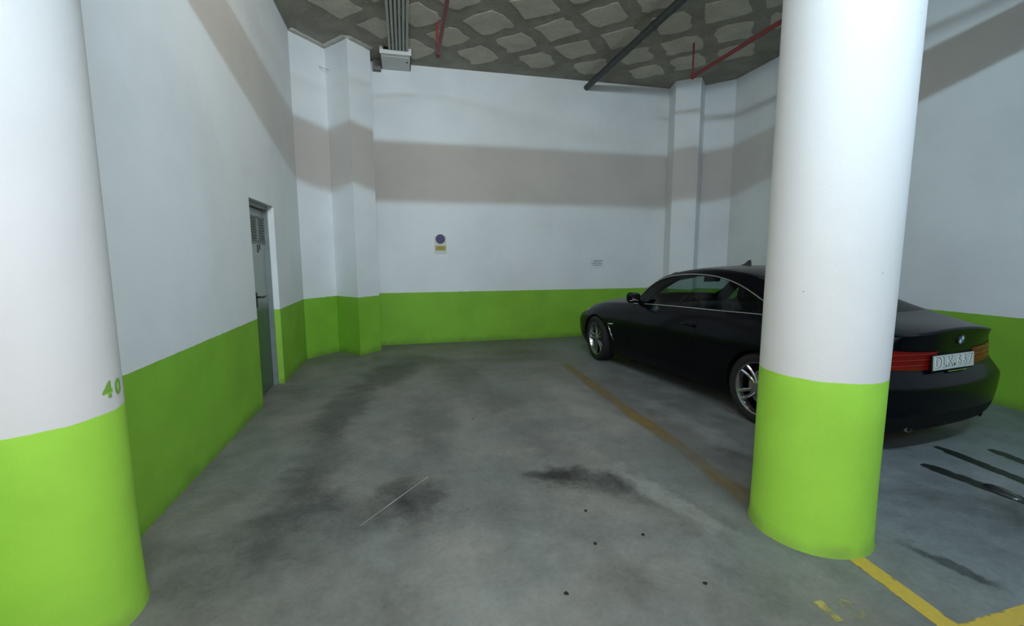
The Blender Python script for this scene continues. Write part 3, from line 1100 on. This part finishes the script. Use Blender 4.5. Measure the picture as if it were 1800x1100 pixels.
for s in (1, -1):
    d = take((Z_DOOR,), s, 'door', M_PAINT, gap=0.003)
    w = take((Z_SIDE,), s, 'side_window', M_GLASS)
    lp = loops_of(w)
    b = bmesh.new()
    tube(b, [p + Vector((0, s * .004, 0)) for p in lp], 0.0085, 8, closed=True)
    t = mesh_obj('window_trim', b, M_CHROME, car, smooth=True)
    t['label'] = 'thin chrome strip framing the side window'
    # door handle
    b = bmesh.new()
    tube(b, [(-.10, 0, 0), (-.085, s * .028, 0), (0, s * .034, .004), (.085, s * .028, .004), (.10, 0, .004)], [.010, .012, .013, .012, .010], 10)
    hd = mesh_obj('handle', b, M_PAINT, d, smooth=True)
    hd.location = (.93, s * .872, .80)
    # wing mirror
    b = bmesh.new()
    vs = bmesh.ops.create_cube(b, size=1.0)['verts']
    bmesh.ops.scale(b, vec=(.17, .24, .135), verts=vs)
    for v in vs:
        if v.co.x > 0:
            v.co.y = v.co.y * .62 - s * .02
            v.co.z *= .66
        if v.co.y * s < 0:
            v.co.z -= .012
            v.co.x *= .9
    bmesh.ops.bevel(b, geom=list(b.edges), offset=.042, segments=5, affect='EDGES', profile=.5)
    m = mesh_obj('wing_mirror', b, M_PAINT, car, smooth=True)
    m.location = (1.86, s * .945, 1.025)
    m.scale = (.85, .85, 1.05)
    m.rotation_euler = (0, 0, s * R(-8))
    b = bmesh.new()
    tube(b, [(0.02, -s * .20, -.095), (0, -s * .12, -.055), (0, -s * .06, -.035)], [.034, .028, .03], 10)
    mesh_obj('stalk', b, M_BLACK, m, smooth=True)
    b = bmesh.new()
    box(b, (-.078, 0, .0), (.008, .165, .085), bevel=.003)
    mesh_obj('mirror_glass', b, simple('mirror_glass', (.5, .5, .52), .03, metal=1.0) if s > 0 else bpy.data.materials['mirror_glass'], m)
    # tail light
    tl = take((Z_TAIL,), s, 'tail_light', M_LENS, lift=.003)
    lpt = loops_of(tl)
    for k, zt in enumerate((.72, .762, .805)):
        src = sorted((v.co for v in tl.data.vertices), key=lambda c: c.y * s)
        pts = []
        ys = np.linspace(min(c.y * s for c in src) + .03, max(c.y * s for c in src) - .012, 14)
        for yv in ys:
            near = min(tl.data.vertices, key=lambda v: abs(v.co.y * s - yv) * 2 + abs(v.co.z - zt))
            pts.append(Vector((near.co.x + .001, yv * s, zt)))
        b = bmesh.new()
        tube(b, pts, .005, 6)
        mesh_obj('light_bar', b, M_LENS2, tl, smooth=True)
    # chrome air outlet behind the front wheel
    b = bmesh.new()
    tube(b, [(2.345, s * .895, .612), (2.46, s * .902, .600), (2.44, s * .903, .56), (2.385, s * .900, .47), (2.325, s * .893, .385)], [.006, .010, .009, .010, .005], 8)
    t = mesh_obj('fender_outlet', b, M_CHROME, car, smooth=True)
    t['label'] = 'chrome hooked outlet trim behind the front wheel'
    # exhaust tip
    b = bmesh.new()
    rg = lathe(b, [(.030, .06), (.034, -.04), (.040, -.04), (.041, .06)], 20, 'X')
    o = mesh_obj('exhaust_tip', b, M_CHROME, car, smooth=True, angle=40)
    o.location = (-.94, s * .46, .262)
# shark fin aerial
b = bmesh.new()
pts = [(-.07, .0), (.075, .0), (.02, .022), (-.035, .062), (-.062, .066)]
for half in (1,):
    A = [b.verts.new((x, -.012 if z == 0 else -.004, z)) for x, z in pts]
    B = [b.verts.new((x, .012 if z == 0 else .004, z)) for x, z in pts]
    b.faces.new(A); b.faces.new(B[::-1])
    for k in range(5):
        b.faces.new((A[k], A[(k + 1) % 5], B[(k + 1) % 5], B[k]))
o = mesh_obj('aerial', b, M_ROOF, car)
o.location = (1.0, 0, 1.428)
# number plate
def rearmost(y0, z0):
    c = [v.co for v in full.vertices if v.co.x < -.7]
    return min(c, key=lambda q: (q.y - y0) ** 2 + (q.z - z0) ** 2).x
px = min(rearmost(-.26, .73), rearmost(.26, .73), rearmost(0, .73), rearmost(0, .67), rearmost(0, .79), rearmost(.26, .67), rearmost(-.26, .67)) - .006
pf = bmesh.new()
box(pf, (0, 0, 0), (.012, .535, .126), bevel=.004)
plate = mesh_obj('number_plate', pf, M_BLACK, car)
plate.location = (px, .03, .735)
plate.rotation_euler = (0, R(4), 0)
b = bmesh.new()
box(b, (-.008, 0, .002), (.006, .515, .110), bevel=.0015)
mesh_obj('plate_sheet', b, M_PLATE, plate)
for k, ch in enumerate('DLK667'):
    yc = (.205, .130, .058, -.058, -.128, -.200)[k]
    for mat, dx, dy, sz, off in ((M_LETTER, -.0114, -.005, .118, .0030), (M_LETTER2, -.0128, .003, .117, -.0014)):  # white copy paints the glare over each dark letter
        t = text_bm(ch, sz, .0006, off)
        for v in t.verts:   # reads left to right seen from behind
            v.co = Vector((dx - v.co.z, yc - v.co.x * .92 + dy, v.co.y * .92 + .001))
        mesh_obj('letter', t, mat, plate)
b = bmesh.new()
lathe(b, [(.001, -.0125), (.010, -.0125), (.010, -.010)], 14, 'X')
o = mesh_obj('plate_seal', b, M_LETTER, plate)
o.location = (0, -.004, -.022)
b = bmesh.new()
box(b, (-.004, -.05, -.072), (.014, .24, .010), bevel=.003)
mesh_obj('plate_bracket', b, M_CHROME, plate)
# round badge on the lid: dark ring, blue and white quarters
bz = .905
bx = rearmost(0, bz) + .001
M_BB, M_BW = simple('badge_blue', (.03, .10, .42), .15, coat=1), simple('badge_white', (.75, .78, .82), .15, coat=1)
b = bmesh.new()
lathe(b, [(.028, -.004), (.030, -.008), (.039, -.008), (.041, 0)], 32, 'X')
badge = mesh_obj('badge', b, simple('badge_ring', (.02, .02, .03), .2, coat=.5), car, smooth=True, angle=35)
badge.location = (bx, 0, bz)
badge.rotation_euler = (0, R(-8), 0)
for k in range(4):
    b = bmesh.new()
    ctr = b.verts.new((-.006, 0, 0))
    arc = [b.verts.new((-.006, .029 * math.cos(t), .029 * math.sin(t))) for t in np.linspace(k * math.pi / 2, (k + 1) * math.pi / 2, 9)]
    for p, q in zip(arc, arc[1:]):
        b.faces.new((ctr, p, q))
    mesh_obj('badge_quarter', b, (M_BB, M_BW)[k % 2], badge)

# wheels
def wheel_meshes():
    b = bmesh.new()
    lathe(b, [(.245, -.10), (.262, -.108), (.300, -.112), (.322, -.100), (.331, -.075), (.3315, 0), (.331, .075), (.322, .100), (.300, .112), (.262, .108), (.245, .10)], 64, 'Y')
    ty = mesh_obj('tyre', b, M_RUBBER, smooth=True)
    b = bmesh.new()
    lathe(b, [(.245, -.10), (.225, -.09), (.215, -.02), (.222, .06), (.236, .095), (.250, .102), (.2525, .096), (.246, .085)], 64, 'Y')
    rim = mesh_obj('rim', b, M_ALLOY, smooth=True, angle=40)
    sp = []
    for k in range(5):
        for sgn in (-1, 1):
            b = bmesh.new()
            a0 = 2 * math.pi * k / 5 + math.pi / 2
            n = 6
            rows = []
            for i in range(n):
                t = i / (n - 1)
                r = .052 + (.240 - .052) * t
                off = sgn * (.012 + .030 * t)
                hw = .0125 + .005 * t
                yo = .080 - .022 * math.sin(t * math.pi) + .012 * t
                row = []
                for dw, dy in ((-hw, -.025), (-hw, -.004), (-hw * .4, .004), (hw * .4, .004), (hw, -.004), (hw, -.025)):
                    l_ = off + dw
                    row.append(b.verts.new((r * math.cos(a0) - l_ * math.sin(a0), yo + dy, r * math.sin(a0) + l_ * math.cos(a0))))
                rows.append(row)
            for A, B in zip(rows, rows[1:]):
                for q in range(6):
                    b.faces.new((A[q], A[(q + 1) % 6], B[(q + 1) % 6], B[q]))
            b.faces.new(rows[0]); b.faces.new(rows[-1][::-1])
            sp.append(mesh_obj('spoke', b, M_ALLOY, smooth=True, angle=35))
    b = bmesh.new()
    lathe(b, [(.070, .03), (.068, .078), (.058, .086), (.034, .086), (.031, .090), (.001, .092)], 32, 'Y')
    hub = mesh_obj('hub', b, M_ALLOY, smooth=True, angle=40)
    b = bmesh.new()
    lathe(b, [(.06, 0), (.165, 0), (.165, .02), (.06, .02)], 40, 'Y')
    disc = mesh_obj('brake_disc', b, M_STEEL, smooth=True, angle=40)
    b = bmesh.new()
    lathe(b, [(.215, -.03), (.001, -.03)], 40, 'Y')
    back = mesh_obj('wheel_back', b, M_BLACK)
    return [ty, rim] + sp + [hub, disc, back]
parts = wheel_meshes()
for u, s, steer, spin in ((2.83, 1, -8, 0.25), (0.0, 1, 0, -.42), (2.83, -1, -8, .5), (0.0, -1, 0, .9)):
    root = bpy.data.objects.new('wheel', None)
    put(root, car)
    root.location = (u, s * (.885 - .112), .3315)
    root.rotation_euler = (0, spin, (0 if s > 0 else math.pi) + R(steer))
    root.rotation_mode = 'ZYX'
    root.rotation_euler = (0, spin, (0 if s > 0 else math.pi) + R(steer))
    for p in parts:
        c = p.copy()
        put(c, root)
for p in parts:
    bpy.data.objects.remove(p)

# cabin
def soft(bm_, c, s, rot=None, bev=.04):
    vs = bmesh.ops.create_cube(bm_, size=1.0)['verts']
    bmesh.ops.scale(bm_, vec=s, verts=vs)
    es = list({e for v in vs for e in v.link_edges})
    r = bmesh.ops.bevel(bm_, geom=es, offset=bev, segments=4, affect='EDGES', profile=.5)
    vs = list({v for f in r['faces'] for v in f.verts} | {v for v in vs if v.is_valid})
    if rot is not None:
        bmesh.ops.transform(bm_, matrix=rot, verts=vs)
    bmesh.ops.translate(bm_, vec=c, verts=vs)
for s in (1, -1):
    st = bmesh.new()
    soft(st, (1.05, s * .36, .50), (.50, .48, .16))
    seat = mesh_obj('front_seat', st, M_SEAT, car, smooth=True, angle=50)
    st = bmesh.new()
    soft(st, (.74, s * .36, .80), (.14, .46, .58), Matrix.Rotation(R(-16), 4, 'Y'))
    mesh_obj('backrest', st, M_SEAT, seat, smooth=True, angle=50)
    st = bmesh.new()
    soft(st, (.62, s * .36, 1.17), (.09, .25, .19), Matrix.Rotation(R(-10), 4, 'Y'))
    for q in (-.05, .05):
        tube(st, [(.645, s * .36 + q, 1.0), (.63, s * .36 + q, 1.12)], .007, 6)
    mesh_obj('headrest', st, M_SEAT, seat, smooth=True, angle=50)
st = bmesh.new()
soft(st, (.10, 0, .52), (.45, 1.05, .18))
soft(st, (-.12, 0, .80), (.16, 1.10, .50), Matrix.Rotation(R(-18), 4, 'Y'))
for s in (1, -1):
    soft(st, (-.20, s * .30, 1.06), (.08, .24, .12))
mesh_obj('rear_seat', st, M_SEAT, car, smooth=True, angle=50)
st = bmesh.new()
soft(st, (1.80, 0, .80), (.46, 1.44, .24), bev=.06)
mesh_obj('dashboard', st, M_CABIN, car, smooth=True, angle=50)
st = bmesh.new()
tube(st, [(1.46 + .10 * math.sin(t) * .35, .36 + .18 * math.cos(t), .86 + .18 * math.sin(t)) for t in np.linspace(0, 2 * math.pi, 32, endpoint=False)], .015, 8, closed=True)
tube(st, [(1.46, .18, .86), (1.47, .36, .85), (1.46, .54, .86)], .016, 6)
tube(st, [(1.47, .36, .85), (1.68, .36, .80)], .03, 8)
mesh_obj('steering_wheel', st, M_CABIN, car, smooth=True)
st = bmesh.new()
soft(st, (1.50, 0, 1.255), (.035, .25, .075), Matrix.Rotation(R(-12), 4, 'Y'), .015)
tube(st, [(1.52, 0, 1.27), (1.56, 0, 1.33)], .010, 6)
mesh_obj('rear_view_mirror', st, M_CABIN, car, smooth=True, angle=50)
st = bmesh.new()
box(st, (.95, 0, .30), (3.0, 1.30, .03))
mesh_obj('cabin_floor', st, M_CABIN, car)
st = bmesh.new()
box(st, (-.40, 0, .97), (.34, 1.15, .02))
mesh_obj('parcel_shelf', st, M_CABIN, car)
for s in (1, -1):
    st = bmesh.new()
    tube(st, [(2.02, s * .69, .93), (1.86, s * .655, 1.075), (1.70, s * .615, 1.19), (1.48, s * .57, 1.295), (1.2, s * .54, 1.33)], [.07, .075, .07, .055, .035], 10)
    mesh_obj('pillar_trim', st, M_CABIN, car, smooth=True)
    st = bmesh.new()
    soft(st, (1.42, s * .33, 1.315), (.15, .40, .022), Matrix.Rotation(R(14), 4, 'Y'), .009)
    mesh_obj('sun_visor', st, M_CABIN, car, smooth=True, angle=50)
